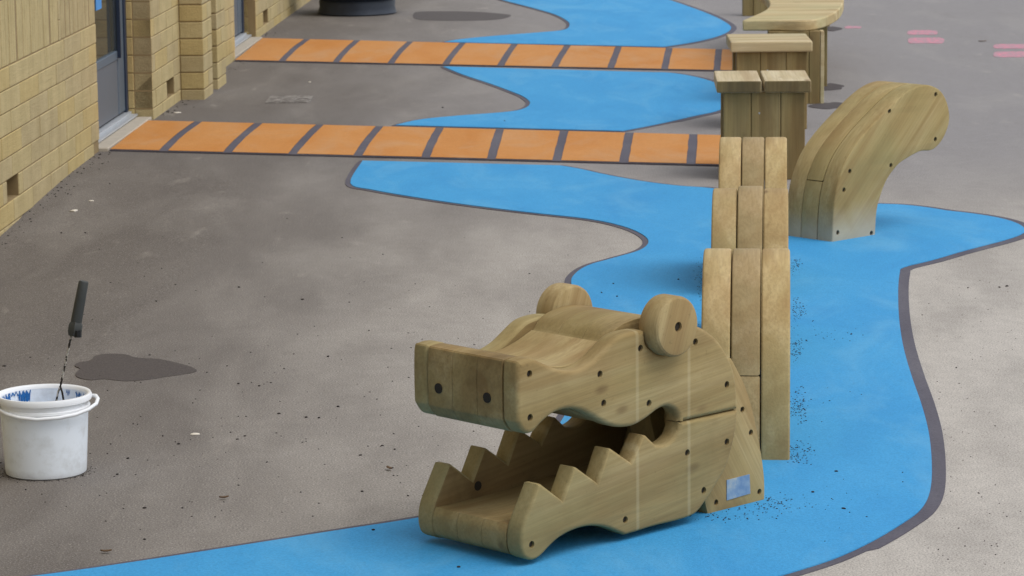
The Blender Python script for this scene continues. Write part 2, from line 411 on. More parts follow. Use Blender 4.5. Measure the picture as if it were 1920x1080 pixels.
def strip(tl, tr, bl, br, dt, db):
    """Band of orange slabs. tl..br are the corner pixels, dt/db where the joints meet the two long edges."""
    TL, TR, BL, BR = [gp(*p).xy for p in (tl, tr, bl, br)]
    ly = lambda a, b, x: (x, a[1] + (b[1] - a[1]) * (x - a[0]) / (b[0] - a[0]))
    jt = [gp(*ly(tl, tr, x)).xy for x in dt]; jb = [gp(*ly(bl, br, x)).xy for x in db]
    up = (TL - BL).normalized(); rt = (BR - BL).normalized()
    o = 0.018
    kind(flat('path_edging', [tuple(p) for p in (BL - up * o, BR - up * o + rt * .03, TR + up * o + rt * .03, TL + up * o)], 0.0085, M['edge']), 'structure')
    T = [TL] + jt + [TR]; B = [BL] + jb + [BR]
    bm = bmesh.new(); g = 0.024; n = len(T) - 1
    for i in range(n):
        row = []
        for k in range(9):
            s = k / 8; bow = -0.016 * 4 * s * (1 - s) * max(0, 1 - i / 7)
            a = B[i].lerp(T[i], s) + rt * (g if i else 0.0) + rt * (bow if i else 0)
            b = B[i + 1].lerp(T[i + 1], s) - rt * (g if i < n - 1 else 0) + rt * (-0.016 * 4 * s * (1 - s) * max(0, 1 - (i + 1) / 7) if i < n - 1 else 0)
            j = lambda: random.uniform(-.002, .002)
            row.append((bm.verts.new((a.x + j(), a.y, 0.0108)), bm.verts.new((b.x + j(), b.y, 0.0108))))
        for (a, b), (c, d) in zip(row, row[1:]): bm.faces.new((a, b, d, c))
    kind(finish(bm, 'orange_path', M['orange']), 'structure')
strip((278, 229), (1362, 257), (207, 283), (1362, 312), [372, 485, 600, 712, 825, 938, 1058, 1180, 1300], [307, 427, 549, 671, 798, 921, 1044, 1170, 1296])
strip((492, 74), (1390, 96), (441, 115), (1390, 135), [576, 670, 769, 868, 965, 1064, 1160, 1255, 1348], [529, 630, 733, 836, 939, 1040, 1145, 1246, 1344])

# stains and repairs on the tarmac
wet = NT('damp tarmac'); wv = wet.coords()
wfn = wet.noise(wv, 170, 3, 0.7)
M['wet'] = wet.done(wet.mix(wet.ramp(wfn, [(0.35, (0, 0, 0)), (0.6, (1, 1, 1))]), rgb(62, 56, 54), rgb(86, 79, 76)), 0.7, 0.3)
pud = [(362, 690), (340, 683), (300, 674), (255, 671), (235, 665), (200, 664), (178, 668), (170, 676), (148, 680), (140, 686), (150, 692),
       (142, 700), (146, 708), (170, 713), (195, 711), (235, 715), (280, 712), (310, 707), (340, 703), (368, 697)]
kind(flat('damp_patch', ground_loop(pud, 4), 0.0015, M['wet']), 'structure')
rep = [(775, 27), (790, 22), (880, 22), (940, 26), (958, 30), (930, 37), (860, 39), (800, 38), (778, 35)]
kind(flat('tarmac_repair', ground_loop(rep, 3), 0.002, M['wet']), 'structure')
t = NT('pink marking spray'); v_ = t.coords()
M['pink'] = t.done(t.mix(t.ramp(t.noise(v_, 24, 5, 0.7), [(0.40, (0, 0, 0)), (0.62, (0.8, 0.8, 0.8))]), rgb(148, 140, 143), rgb(224, 124, 146)), 0.85, 0.25)
for (x0, x1, y0, y1) in ((1704, 1756, 57, 65), (1706, 1768, 71, 81), (1866, 1930, 83, 91), (1866, 1934, 97, 107), (1585, 1614, 49, 53)):
    pts = [(x0, y0 + 1), ((x0 + x1) / 2, y0), (x1, y0 + 1), (x1 - 2, y1), ((x0 + x1) / 2, y1), (x0, y1)]
    kind(flat('pink_spray_line', ground_loop(pts, 3), 0.002, M['pink']), 'structure')
# dark patches on the ground round the bench legs
M['dark_patch'] = plain('dark ground patch', rgb(78, 72, 72), 0.9, 0.3)
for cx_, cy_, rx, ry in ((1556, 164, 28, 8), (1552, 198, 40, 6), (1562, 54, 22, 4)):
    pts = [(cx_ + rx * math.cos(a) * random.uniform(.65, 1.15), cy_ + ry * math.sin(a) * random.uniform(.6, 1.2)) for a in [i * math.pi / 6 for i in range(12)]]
    kind(flat('post_dark_patch', ground_loop(pts, 3), 0.003, M['dark_patch']), 'structure')

# ------------------------------------------------------------------ school building on the left
bld = thing('school_building', 'buff blockwork building with blue-grey glazed doors along the left edge', 'building', (WA.x, WA.y, 0), WANG)
BM_ = [M['b1'], M['b2'], M['b3']]
CH, BL, Z0 = 0.102, 0.45, 0.0625
SEGY = lambda s: -0.055 if 1.46 <= s < 5.0 else 0.0
def blocks(bm, s0, s1, yf, zmax=3.3, holes=(), zmin=-0.15, rib=False, depth=0.05):
    """stretcher-bond blocks on the face y=yf from s0 to s1"""
    z = Z0 - 3 * CH; row = 0
    while z < zmax:
        ztop = z + CH
        if ztop > zmin:
            off = (row % 2) * BL / 2
            k = math.floor((s0 - off) / BL)
            while off + k * BL < s1:
                a = max(s0, off + k * BL); b = min(s1, off + (k + 1) * BL); k += 1
                if b - a < 0.03: continue
                segs = [(a, b)]
                for (h0, h1, z_0, z_1) in holes:
                    if z + CH / 2 > z_0 and z + CH / 2 < z_1:
                        ns = []
                        for (p, q) in segs:
                            if q <= h0 or p >= h1: ns.append((p, q)); continue
                            if p < h0 - .02: ns.append((p, h0))
                            if q > h1 + .02: ns.append((h1, q))
                        segs = ns
                for (p, q) in segs:
                    g = 0.0022; j = random.uniform(-.0015, .0015) + SEGY((p + q) / 2); mi = random.choice((0, 0, 1, 2))
                    box(bm, p + 0.004, q - 0.004, yf + j, yf + depth, z + g, ztop - g, mi)
        z = ztop; row += 1
d1 = (0.0, 1.46); d2 = (5.0, 6.58)
DOORS = [(d1[0], d1[1], -1, 2.15), (d2[0], d2[1], -1, 2.15)]
sv = [(-2.38, -2.12, Z0, Z0 + CH), (1.98, 2.27, Z0, Z0 + CH), (7.0, 7.3, Z0, Z0 + CH), (-0.16, 0.0, Z0 - .1, Z0)]
RIB = [(-9.0, -1.03, Z0 + 6 * CH, Z0 + 9 * CH), (-0.97, 0.0, Z0 + 6 * CH, Z0 + 9 * CH)]
bm = bmesh.new()
blocks(bm, -12, 14, 0.0, holes=DOORS + sv + RIB)
# fluted block band
for (a, b, z0, z1) in RIB:
    pitch = 0.045 if b < 0 else 0.03; x = a
    while x < b - 0.01:
        q = min(b, x + pitch); dd = random.uniform(0, .003)
        box(bm, x + 0.0012, q - 0.0012, (0.001 if int((x - a) / pitch * 1.37) % 5 else 0.004) + dd * .6, 0.05, z0 + 0.004, z1 - 0.004, 2 if b > -.5 else 0)
        x += pitch
# reveals of the two doorways, and the twin pilasters
for (a, b) in (d1, d2):
    for zc in range(-2, 21):
        z = Z0 + zc * CH
        if z > 2.15: break
        for s0_, s1_ in ((a - 0.16, a), (b, b + 0.16)):
            box(bm, s0_ + 0.0515, s1_ - (0.0515 if s0_ < a - .1 else 0), 0.0, 0.0, 0, 0, 0) if False else None
        box(bm, a - 0.20, a, 0.054, 0.115, z + .004, z + CH - .004, 1)
        box(bm, b, b + 0.20, 0.054, 0.115, z + .003, z + CH - .003, 1)
P0 = -0.20
for (a, b) in ((2.50, 2.88), (3.10, 3.48)):
    for zc in range(-2, 32):
        z = Z0 + zc * CH
        if zc % 2: box(bm, a + .002, b - .002, P0, -0.06, z + .004, z + CH - .004, random.choice((0, 1, 2)))
        else:
            m_ = a + (b - a) * 0.5
            box(bm, a + .002, m_ - .004, P0, -0.06, z + .004, z + CH - .004, random.choice((0, 1)))
            box(bm, m_ + .004, b - .002, P0, -0.06, z + .004, z + CH - .004, random.choice((0, 2)))
ow = finish(bm, 'wall', BM_, bld); bevel(ow, 0.003, 1)
bm = bmesh.new()      # backing, seen as the joints
def back(s0, s1, z0, z1, y0=0.005, y1=0.30): box(bm, s0 + (.004 if s0 == 1.46 else 0), s1 - (.004 if s1 == 5.0 else 0), y0 + SEGY((s0 + s1) / 2), y1, z0, z1)
cuts = sorted([(-2.38, -2.12), (1.98, 2.27), (7.0, 7.3)])
for s0_, s1_ in ((-12, 0), (1.46, 5.0), (6.58, 14)):
    cur = s0_
    for c0, c1 in cuts:
        if s0_ < c0 < s1_:
            back(cur, c0, -0.3, 3.35); back(c0, c1, -0.3, Z0, .006); back(c0, c1, Z0 + CH, 3.35, .006); back(c0, c1, Z0 + .001, Z0 + CH - .001, 0.12 + 0.0, .30); cur = c1
    back(cur, s1_, -0.3, 3.35)
for a, b in (d1, d2): back(a, b, 2.19, 3.35)
for (a, b) in ((2.50, 2.88), (3.10, 3.48)): box(bm, a + .006, b - .006, P0 + .006, -0.052, -0.3, 3.3)
finish(bm, 'mortar_joints', M['mortar'], bld)
bm = bmesh.new(); box(bm, -12.1, 14.1, -0.25, 6.0, 3.36, 3.56); box(bm, -12, 14, 0.31, 5.8, -0.3, 3.355)
finish(bm, 'roof', plain('roof fascia', rgb(120, 118, 112), 0.7), bld)
bm = bmesh.new()      # unseen wall added behind the camera to shade surfaces facing it
inv = bld.matrix_basis.inverted() if False else (Matrix.Translation(Vector((WA.x, WA.y, 0))) @ Matrix.Rotation(WANG, 4, 'Z')).inverted()
def wbox(x0, x1, y0, y1, z0, z1, mi=0):
    n0 = len(bm.verts); box(bm, x0, x1, y0, y1, z0, z1, mi); bm.verts.ensure_lookup_table()
    for v in bm.verts[n0:]: v.co = inv @ v.co
wbox(-2.6, 9.0, -5.6, -3.2, -0.2, 5.6)
for i in range(40): wbox(-2.6, 9.0, -3.201, -3.185, 0.02 + i * .14, 0.155 + i * .14)
finish(bm, 'unseen_shade_wall', M['b1'], bld)
M['terracotta'] = plain('old terracotta', rgb(112, 78, 56), 0.9, 0.3)
for (a, b) in cuts:
    bm = bmesh.new()
    box(bm, a + .01, b - .01, 0.075, 0.115, Z0 + .006, Z0 + CH - .012)
    finish(bm, 'air_vent', M['terracotta'], bld)
M['dframe'] = plain('blue grey painted frame', rgb(84, 96, 108), 0.45, 0.06)
M['dnavy'] = plain('navy painted jamb', rgb(34, 46, 66), 0.45, 0.08)
M['dpanel'] = plain('slate door panel', rgb(92, 98, 106), 0.45, 0.06)
M['alu'] = plain('mill finish threshold', rgb(186, 190, 194), 0.4, 0.08, 0.3)
gt = NT('door glass'); gt.b.inputs['Metallic'].default_value = 0.0
gv = gt.coords(); gn = gt.noise(gv, 1.5, 2, 0.5)
M['glass'] = gt.done(gt.mix(gn, (0.045, 0.05, 0.045, 1), (0.09, 0.085, 0.06, 1)), 0.06, 0.9)
M['poster'] = plain('blue sheet', rgb(70, 140, 205), 0.6, 0.05)
for n_, (a, b) in enumerate((d1, d2)):
    zs = 0.035
    bm = bmesh.new(); box(bm, a + .004, b - .004, -0.045, 0.10, -0.1, 0.018)
    bevel(finish(bm, 'door_step', M['concrete'], bld), 0.004, 1)
    bm = bmesh.new(); box(bm, a + .004, b - .004, 0.035, 0.112, 0.024, zs); box(bm, a + .004, b - .004, 0.07, 0.112, zs + .001, zs + .014)
    finish(bm, 'threshold', M['alu'], bld)
    fr_ = bmesh.new()
    box(fr_, a + .001, a + .06, 0.085, 0.16, zs + .015, 2.18); box(fr_, b - .06, b - .001, 0.085, 0.16, zs + .015, 2.18); box(fr_, a + .061, b - .061, 0.085, 0.16, 2.12, 2.18)
    door = finish(fr_, 'door', M['dnavy'], bld); bevel(door, 0.004, 1)
    da, db = a + .063, b - .063
    bm = bmesh.new()
    box(bm, da, da + .10, 0.095, 0.14, .06, 2.10); box(bm, db - .20, db, 0.095, 0.14, .06, 2.10)
    box(bm, da + .101, db - .201, 0.095, 0.14, 2.0, 2.10); box(bm, da + .101, db - .201, 0.095, 0.14, 0.37, 0.42)
    bevel(finish(bm, 'door_stile', M['dframe'], door), 0.004, 1)
    bm = bmesh.new(); box(bm, da + .101, db - .201, 0.10, 0.135, .06, .369)
    finish(bm, 'kick_panel', M['dpanel'], door)
    bm = bmesh.new(); box(bm, da + .10, db - .20, 0.112, 0.12, .421, 2.0)
    finish(bm, 'glass_pane', M['glass'], door)
    bm = bmesh.new(); box(bm, db - .215, db - .195, 0.075, 0.094, .38, 1.7)
    finish(bm, 'finger_guard', M['dnavy'], door)
    if n_ == 0:
        bm = bmesh.new(); box(bm, da + .57, da + .74, 0.108, 0.111, .69, 1.2)
        finish(bm, 'notice', M['poster'], door)
# rainwater pipe between the pilasters
M['pipe'] = plain('brown cast pipe', rgb(92, 72, 60), 0.6, 0.2); M['pipeb'] = plain('buff painted pipe', rgb(150, 122, 80), 0.6, 0.15)
pipe = thing('drainpipe', 'buff painted rainwater pipe with brown shoe between the two pilasters', 'drainpipe', bld.matrix_basis @ Vector((2.99, -0.125, 0)), WANG)
bm = bmesh.new(); cyl(bm, (0, 0, 0.26), (0, 0, 3.3), 0.034, n=18); finish(bm, 'pipe', M['pipeb'], pipe, 40)
bm = bmesh.new(); cyl(bm, (0, 0, 0.04), (0, 0, 0.23), 0.046, n=18); cyl(bm, (0, 0, 0.231), (0, 0, 0.27), 0.052, n=18); cyl(bm, (0, 0, -0.01), (0, -0.0, 0.045), 0.056, 0.046, n=18)
finish(bm, 'pipe_shoe', M['pipe'], pipe, 40)
bpy.context.view_layer.update()

# ------------------------------------------------------------------ crocodile head
WT = 0.395
P3 = gp(1434, 940); ha = R(44)
hn = Vector((-math.sin(ha), math.cos(ha), 0)); hb = Vector((math.cos(ha), math.sin(ha), 0))
orig = P3 - hn * 0.055 - hb * 0.92
HF = Frame(orig, ha)
head = thing('play_crocodile', 'carved timber crocodile head with open toothed jaws on the blue surfacing', 'play sculpture', (orig.x, orig.y, 0), ha)
um = [HF.uv(1195, 700)[0], HF.uv(1292, 800)[0]]
M['w_side'] = wood('head side timber', rot=R(6), tint=(0.86, 0.83, 0.74), seed=1.3, marks=um, grime=0.25)
M['w_side2'] = wood('lower jaw timber', rot=R(7), tint=(0.84, 0.80, 0.72), seed=5.1, marks=um, grime=0.3)
M['w_core'] = wood('head core timber', rot=R(3), tint=(0.82, 0.74, 0.64), seed=9.7, grime=0.8)
M['w_seat'] = wood('brow seat timber', rot=R(3), tint=(0.98, 0.93, 0.86), seed=19.7, grime=0.2)
M['w_in_shade'] = wood('mouth shade timber', rot=R(8), tint=(0.66, 0.58, 0.50), seed=29.7, grime=0.6)  # darker tint paints the mouth's shade onto its inner boards
M['w_core2'] = wood('snout end timber', rot=R(3), axis='Z', tint=(0.82, 0.78, 0.68), seed=2.2, grime=0.7)
M['w_eye'] = wood('eye timber', rot=R(70), tint=(0.95, 0.9, 0.84), seed=3.9)
M['w_stand'] = wood('stand timber', rot=R(-58), tint=(0.98, 0.90, 0.80), seed=7.2, grime=0.4)
up_top = [(971, 691), (980, 677), (1001, 673), (1020, 681), (1044, 691), (1069, 695), (1090, 691), (1114, 676), (1136, 654), (1154, 636), (1170, 627), (1192, 621), (1210, 620, 1)]
up_back = [(1216, 650), (1250, 664), (1285, 640), (1303, 611, 1), (1321, 617), (1347, 638), (1364, 663), (1377, 693), (1383, 732), (1384.5, 767.5, 1)]
mouth_up = [(1274, 791.5, 1), (1274, 780), (1266, 768), (1253, 762), (1236, 768), (1211, 787), (1185, 800), (1155, 801), (1133, 793), (1111, 780), (1090, 770), (1068, 767), (1047, 772), (1029, 783), (1013, 798), (1001, 811), (986, 813), (974, 797), (971, 780)]
upper_px = up_top + up_back + mouth_up
lower_px = [(1384.5, 769, 1), (1381, 804), (1372, 847), (1360, 881), (1343, 910), (1330, 932), (1309, 960), (1292, 970), (1262, 979), (1228, 987), (1189, 999), (1173, 1003.5, 1), (1160, 998),
            (1139, 989.5), (1115, 986.5), (1092, 989.5), (1071, 997), (1050, 1009), (1032, 1025), (1018, 1040), (1006, 1049), (994, 1050.5), (983, 1044), (978, 1027), (978, 1006), (981, 988), (985, 975, 1),
            (1010, 909, 1), (1016, 908, 1), (1055, 938, 1), (1077, 876, 1), (1083, 877, 1), (1121, 905, 1), (1142, 841, 1), (1148, 842, 1), (1184, 867, 1), (1206, 816, 1), (1213, 817, 1),
            (1231, 835, 1), (1249, 834), (1266, 820), (1273, 804), (1274.5, 793, 1)]
U = HF.trace(upper_px); L_ = HF.trace(lower_px)
TP = 0.058
HU = holes_at(HF, [(993, 701), (994, 783), (1125, 701.5), (1132, 756), (1201, 653), (1304, 641), (1363, 721), (1217, 756)], 0)
HL_ = holes_at(HF, [(1363, 828.5), (1289, 849), (1319.6, 919.5), (1172.6, 974.5), (997, 1021)], 0)
HI = holes_at(HF, [(896, 911), (883, 945)], WT - TP, 0.013)
for w0, w1, sd_ in ((0.0, TP, 0), (WT - TP, WT, 1)):
    p1_ = plate('jaw_side', U, w0, w1, M['w_side'], head, 0.013, 4, HU, sd_)
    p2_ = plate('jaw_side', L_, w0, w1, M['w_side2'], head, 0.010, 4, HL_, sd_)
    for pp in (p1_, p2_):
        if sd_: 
            pp.data.materials.append(M['w_in_shade'])
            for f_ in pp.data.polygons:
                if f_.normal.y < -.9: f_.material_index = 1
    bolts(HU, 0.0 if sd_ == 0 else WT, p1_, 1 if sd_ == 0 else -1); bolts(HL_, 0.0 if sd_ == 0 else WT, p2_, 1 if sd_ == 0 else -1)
# three core boards of the upper jaw: snout block, dished brow, dome between the eyes
dome = [(1168, 646, 1), (1180, 625), (1197, 612), (1224, 601), (1256, 598), (1290, 606), (1320, 625), (1347, 650), (1364, 672), (1377, 697), (1380, 732)]
core_up = [(971, 691), (980, 677), (1001, 673), (1020, 681), (1044, 691), (1069, 695), (1090, 694), (1114, 685), (1140, 669)] + dome + \
          [(1380, 767, 1), (1350, 772, 1), (1330, 760), (1290, 752), (1253, 757), (1236, 766), (1211, 784), (1185, 796), (1155, 797), (1133, 789), (1111, 780), (1090, 770), (1068, 767), (1047, 772), (1029, 783), (1013, 798), (1001, 811), (986, 813), (974, 797), (971, 780)]
CU = HF.trace(core_up)
CU = [(u + 0.001, v - 0.002) for u, v in CU]
cw = (WT - 2 * TP - 0.004) / 3
M['w_core_b'] = wood('head core timber two', rot=R(3), tint=(0.80, 0.73, 0.62), seed=9.7, grime=0.8)
for k in range(3):
    a = TP + 0.001 + k * (cw + 0.001)
    plate('core_board', CU, a, a + cw, (M['w_core'], M['w_core_b'], M['w_core'])[k], head, 0.0012, 1)
seat_c = HF.trace([(1012, 676, 1), (1022, 679), (1044, 688.5), (1069, 692.5), (1090, 691.5), (1114, 682.5), (1140, 667), (1165, 648, 1), (1165, 668, 1), (1140, 690), (1114, 703), (1090, 710), (1069, 711), (1044, 706), (1020, 697, 1)])
plate('brow_seat', seat_c, TP + 0.001, WT - TP - 0.001, M['w_seat'], head, 0.002, 1)
# lower jaw floor
core_lo = [(984, 990, 1), (1010, 985), (1060, 972), (1120, 955), (1180, 935), (1250, 912), (1300, 900, 1), (1330, 930, 1), (1309, 958), (1292, 968), (1262, 977), (1228, 985), (1189, 996), (1173, 1001, 1), (1160, 996),
           (1139, 987), (1115, 984), (1092, 987), (1071, 995), (1050, 1007), (1032, 1023), (1018, 1038), (1006, 1047), (994, 1048.5), (983, 1042), (979, 1027), (979, 1006)]
CL = HF.trace(core_lo)
for k in range(3):
    a = TP + 0.001 + k * (cw + 0.001)
    plate('jaw_floor', CL, a, a + cw, M['w_core'], head, 0.0015, 1)
# back block closing the throat
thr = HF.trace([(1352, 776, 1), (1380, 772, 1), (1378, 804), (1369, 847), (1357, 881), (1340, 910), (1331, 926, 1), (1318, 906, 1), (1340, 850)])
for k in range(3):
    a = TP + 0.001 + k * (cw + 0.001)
    plate('throat_board', thr, a, a + cw, M['w_in_shade'], head, 0.003, 1)
# eyes
EU, EV = HF.uv(1272, 613, -0.045)
for w0, w1 in ((-0.045, 0.028), (WT - 0.052, WT + 0.020)):
    circ = [(EU + 0.081 * math.cos(2 * math.pi * k / 64), EV - (0 if w0 < 0 else 0.014) + 0.081 * math.sin(2 * math.pi * k / 64)) for k in range(64)]
    sd_ = 0 if w0 < 0 else 1
    e = plate('eye', circ, w0, w1, M['w_eye'], head, 0.012, 3, [(EU, EV - (0 if w0 < 0 else 0.014), 0.0135)], sd_)
    bolts([(EU, EV - (0 if w0 < 0 else 0.014), 0.0135)], w0 if sd_ == 0 else w1, e, 1 if sd_ == 0 else -1)
for (u, v, r0_) in HI:
    bm = bmesh.new(); cyl(bm, (u, WT - TP - .0008, v), (u, WT - TP + .01, v), r0_, n=16); finish(bm, 'inner_bolt', M['hole'], head)  # dark bolt discs on the far plate's inner face
# nostrils: flat dark discs, shade of a hole put in the colour
un = HF.uv(971, 740)[0]
xn = Vector(orig) + hb * un
for (x, y) in ((823, 728), (914, 745.5)):
    q = on_plane(x, y, xn, hb) - HF.p; wv_, v = q.dot(hn), q.z
    bm = bmesh.new(); cyl(bm, (un - 0.0035, wv_, v), (un + .03, wv_, v), 0.0135, n=22); finish(bm, 'nostril', M['hole'], head)
# stand board with its plaque
stand_px = [(1328, 968, 1), (1434, 940, 1), (1434, 900), (1428, 850), (1412, 770), (1396, 720), (1372, 672, 1), (1290, 690, 1), (1290, 800, 1)]
SW = 0.055
ST = HF.trace(stand_px, SW)
HS = holes_at(HF, [(1392, 768), (1408, 811), (1343, 942), (1424, 922)], SW, 0.0085)
bolts(HS, SW, plate('stand', ST, SW, SW + 0.09, M['w_stand'], head, 0.005, 2, HS, 0))
ST2 = HF.trace(stand_px, SW)
plate('stand', ST2, SW + 0.14, SW + 0.23, M['w_stand'], head, 0.005, 2)
pq = [HF.uv(x, y, SW) for x, y in ((1362, 900), (1404.5, 889), (1406, 925), (1362, 938))]
t = NT('worn metal plaque'); v_ = t.coords(); n1 = t.noise(v_, 26, 5, 0.6)
t.b.inputs['Metallic'].default_value = 0.2
M['plaque'] = t.done(t.ramp(n1, [(0.36, rgb(112, 140, 172)), (0.52, rgb(140, 160, 180)), (0.66, rgb(178, 182, 178))]), 0.4, 0.5)
plate('plaque', pq, SW - 0.002, SW + 0.003, M['plaque'], head, 0)

# ------------------------------------------------------------------ humps
hang = math.atan2(1, 0.083)
HW = 0.264; HH = 0.565; HL = 0.40
def hump_profile(l, h, n=40, e=2.25):
    pts = [(-l, 0.0)]
    for i in range(1, n):
        a = math.pi * (1 - i / n); c, s = math.cos(a), math.sin(a)
        pts.append((l * math.copysign(abs(c) ** (2 / e), c), h * abs(s) ** (2 / e)))
    pts.append((l, 0.0)); return pts
HM = [wood('hump board %s' % k, axis='X', band=0.18, tint=tn, seed=sd_, grime=0.14, rot=rt_) for k, tn, sd_, rt_ in
      (('one', (1.16, 1.09, 1.05), 2.0, R(4)), ('two', (0.90, 0.84, 0.84), 6.0, R(3)), ('three', (1.14, 1.06, 0.98), 11.0, R(5)), ('four', (1.04, 0.97, 0.92), 17.0, R(4)))]
labels = ['nearest timber body arch, directly behind the crocodile head', 'middle timber body arch between the other two arches', 'farthest timber body arch, in front of the two-plank stool']
Y1 = gp(1455, 865).y + 0.40
x_mid0 = on_plane(1400, 463, (0, Y1, 0), Vector((0, 1, 0))).x
for k in range(3):
    yy = Y1 + 1.41 * k; xx = x_mid0 + 0.083 * 1.41 * k
    hmp = thing('crocodile_hump', labels[k], 'play sculpture', (xx, yy, 0), hang, 'body arches of the timber crocodile')
    prof = hump_profile(HL, HH)
    bw = HW / 3
    for j, y0 in enumerate((bw * 0.5 + .001, -bw * 0.5 + 0.001, -bw * 1.5 + .001)):
        mt = HM[(0, 1, 2)[j]] if k != 1 else HM[(3, 1, 0)[j]]
        if j == 1:
            zc = 0.25
            topb = [p for p in prof if p[1] > zc]; lo = [p for p in prof if p[1] <= zc]
            xc = HL * (1 - (zc / HH) ** 2.25) ** (1 / 2.25)
            tb = [(-xc, zc + .0015)] + topb + [(xc, zc + .0015)]
            nl = [p for p in lo if p[0] < 0] + [(-xc, zc - .0015), (xc, zc - .0015)] + [p for p in lo if p[0] > 0]
            plate('board', tb, y0, y0 + bw - .003, mt, hmp, 0.007, 3)
            plate('board', nl, y0, y0 + bw - .003, HM[3], hmp, 0.006, 2)
        else:
            plate('board', [(a_ * 1.006, b_ * (0.985 if (j + k) % 2 else 1.0)) for a_, b_ in prof], y0, y0 + bw - .003, mt, hmp, 0.009, 3)

# ------------------------------------------------------------------ tail
ta = R(43); tp = gp(1560.5, 456)
TF = Frame(tp, ta)
tail = thing('crocodile_tail', 'curved timber crocodile tail leaning right on the blue surfacing', 'play sculpture', (tp.x, tp.y, 0), ta)
tail_px = [(1560.5, 456, 1), (1641.5, 446, 1), (1643, 420), (1645, 395), (1651, 370), (1664, 337), (1683, 311), (1700, 298), (1726, 284), (1748, 281.5), (1763, 269), (1774, 250), (1781, 224),
           (1777.6, 195), (1766, 172), (1748, 161), (1729, 160), (1706, 169), (1680, 189), (1654, 215), (1622, 250), (1596, 285), (1580, 318), (1568.6, 357), (1563, 399)]
TPf = TF.trace(tail_px)
TW = 0.09
tm = [wood('tail side timber', rot=R(44), tint=(0.94, 0.91, 0.80), seed=4.4, foot=0.24, grime=0.25),
      wood('tail core timber', rot=R(44), tint=(1.0, 0.95, 0.84), seed=8.8, foot=0.2),
      wood('tail far timber', rot=R(44), tint=(0.98, 0.92, 0.82), seed=12.8, foot=0.2)]
for j in range(3):
    w0 = j * (TW)
    if j == 1:
        zc = TF.uv(1510, 345, TW)[1]
        # split the middle board at a level joint
        import itertools
        def clip(poly, z, above):
            out = []
            for a, b in zip(poly, poly[1:] + poly[:1]):
                ia = (a[1] > z) == above; ib = (b[1] > z) == above
                if ia: out.append(a)
                if ia != ib:
                    s_ = (z - a[1]) / (b[1] - a[1]); out.append((a[0] + (b[0] - a[0]) * s_, z))
            return out
        plate('board', clip(TPf, zc + .002, True), w0, w0 + TW - .002, tm[1], tail, 0.004, 2)
        plate('board', clip(TPf, zc - .002, False), w0, w0 + TW - .002, tm[1], tail, 0.004, 2)
    else:
        HT = holes_at(TF, [(1754.6, 177), (1668, 208), (1754, 261), (1670.6, 310), (1593.5, 321), (1582.5, 356), (1571, 436), (1634, 437)], 0.0, 0.0105)
        b_ = plate('board', TPf, w0, w0 + TW - .002, tm[j], tail, 0.008, 3, HT if j == 0 else (), 0)
        if j == 0: bolts(HT, w0, b_)

# ------------------------------------------------------------------ stools
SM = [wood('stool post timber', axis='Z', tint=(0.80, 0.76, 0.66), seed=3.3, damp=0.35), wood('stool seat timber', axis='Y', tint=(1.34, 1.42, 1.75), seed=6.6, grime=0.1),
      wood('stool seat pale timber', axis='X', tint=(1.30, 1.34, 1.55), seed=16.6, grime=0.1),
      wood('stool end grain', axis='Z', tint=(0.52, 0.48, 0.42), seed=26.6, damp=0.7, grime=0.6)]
def stool(pl, pr, label, nplank, rz, seat_h=0.485, th=0.058, front=None):
    """pl, pr: pixels of the seat's top front corners"""
    A = gp(pl[0], pl[1], seat_h); B = gp(pr[0], pr[1], seat_h)
    wd = (B - A).xy.length; mid = (A + B) / 2; dp = 0.50
    t = thing('timber_stool', label, 'stool', (mid.x, mid.y, 0), rz, 'square timber stools')
    g = 0.006 if nplank == 2 else 0
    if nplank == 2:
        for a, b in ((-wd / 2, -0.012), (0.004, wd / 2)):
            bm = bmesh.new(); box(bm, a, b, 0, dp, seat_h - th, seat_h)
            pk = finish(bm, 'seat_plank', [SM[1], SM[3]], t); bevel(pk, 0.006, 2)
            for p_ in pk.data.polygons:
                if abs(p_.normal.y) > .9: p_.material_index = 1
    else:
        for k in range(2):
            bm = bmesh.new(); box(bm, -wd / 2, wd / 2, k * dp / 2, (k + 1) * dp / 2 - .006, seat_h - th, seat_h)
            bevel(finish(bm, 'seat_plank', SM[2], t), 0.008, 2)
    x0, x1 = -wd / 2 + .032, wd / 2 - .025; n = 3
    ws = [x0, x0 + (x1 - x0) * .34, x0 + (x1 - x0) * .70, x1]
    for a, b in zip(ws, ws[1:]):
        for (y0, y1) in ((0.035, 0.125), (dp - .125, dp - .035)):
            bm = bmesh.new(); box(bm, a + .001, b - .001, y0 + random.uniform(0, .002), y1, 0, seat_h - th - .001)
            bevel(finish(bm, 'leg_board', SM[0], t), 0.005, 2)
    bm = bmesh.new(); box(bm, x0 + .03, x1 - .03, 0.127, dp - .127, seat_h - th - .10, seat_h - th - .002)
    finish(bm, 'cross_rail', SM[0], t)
    bm = bmesh.new(); cyl(bm, (-.02, 0.034, seat_h - .16), (-.02, .045, seat_h - .16), .004, n=10); finish(bm, 'screw', M['alu'], t)
    return t
stool((1344, 152), (1521, 151), 'nearer timber stool with a two-plank seat behind the farthest arch', 2, R(-2))
stool((1370, 78), (1524, 78), 'farther timber stool with one broad front plank, before the curved bench', 1, R(-1))

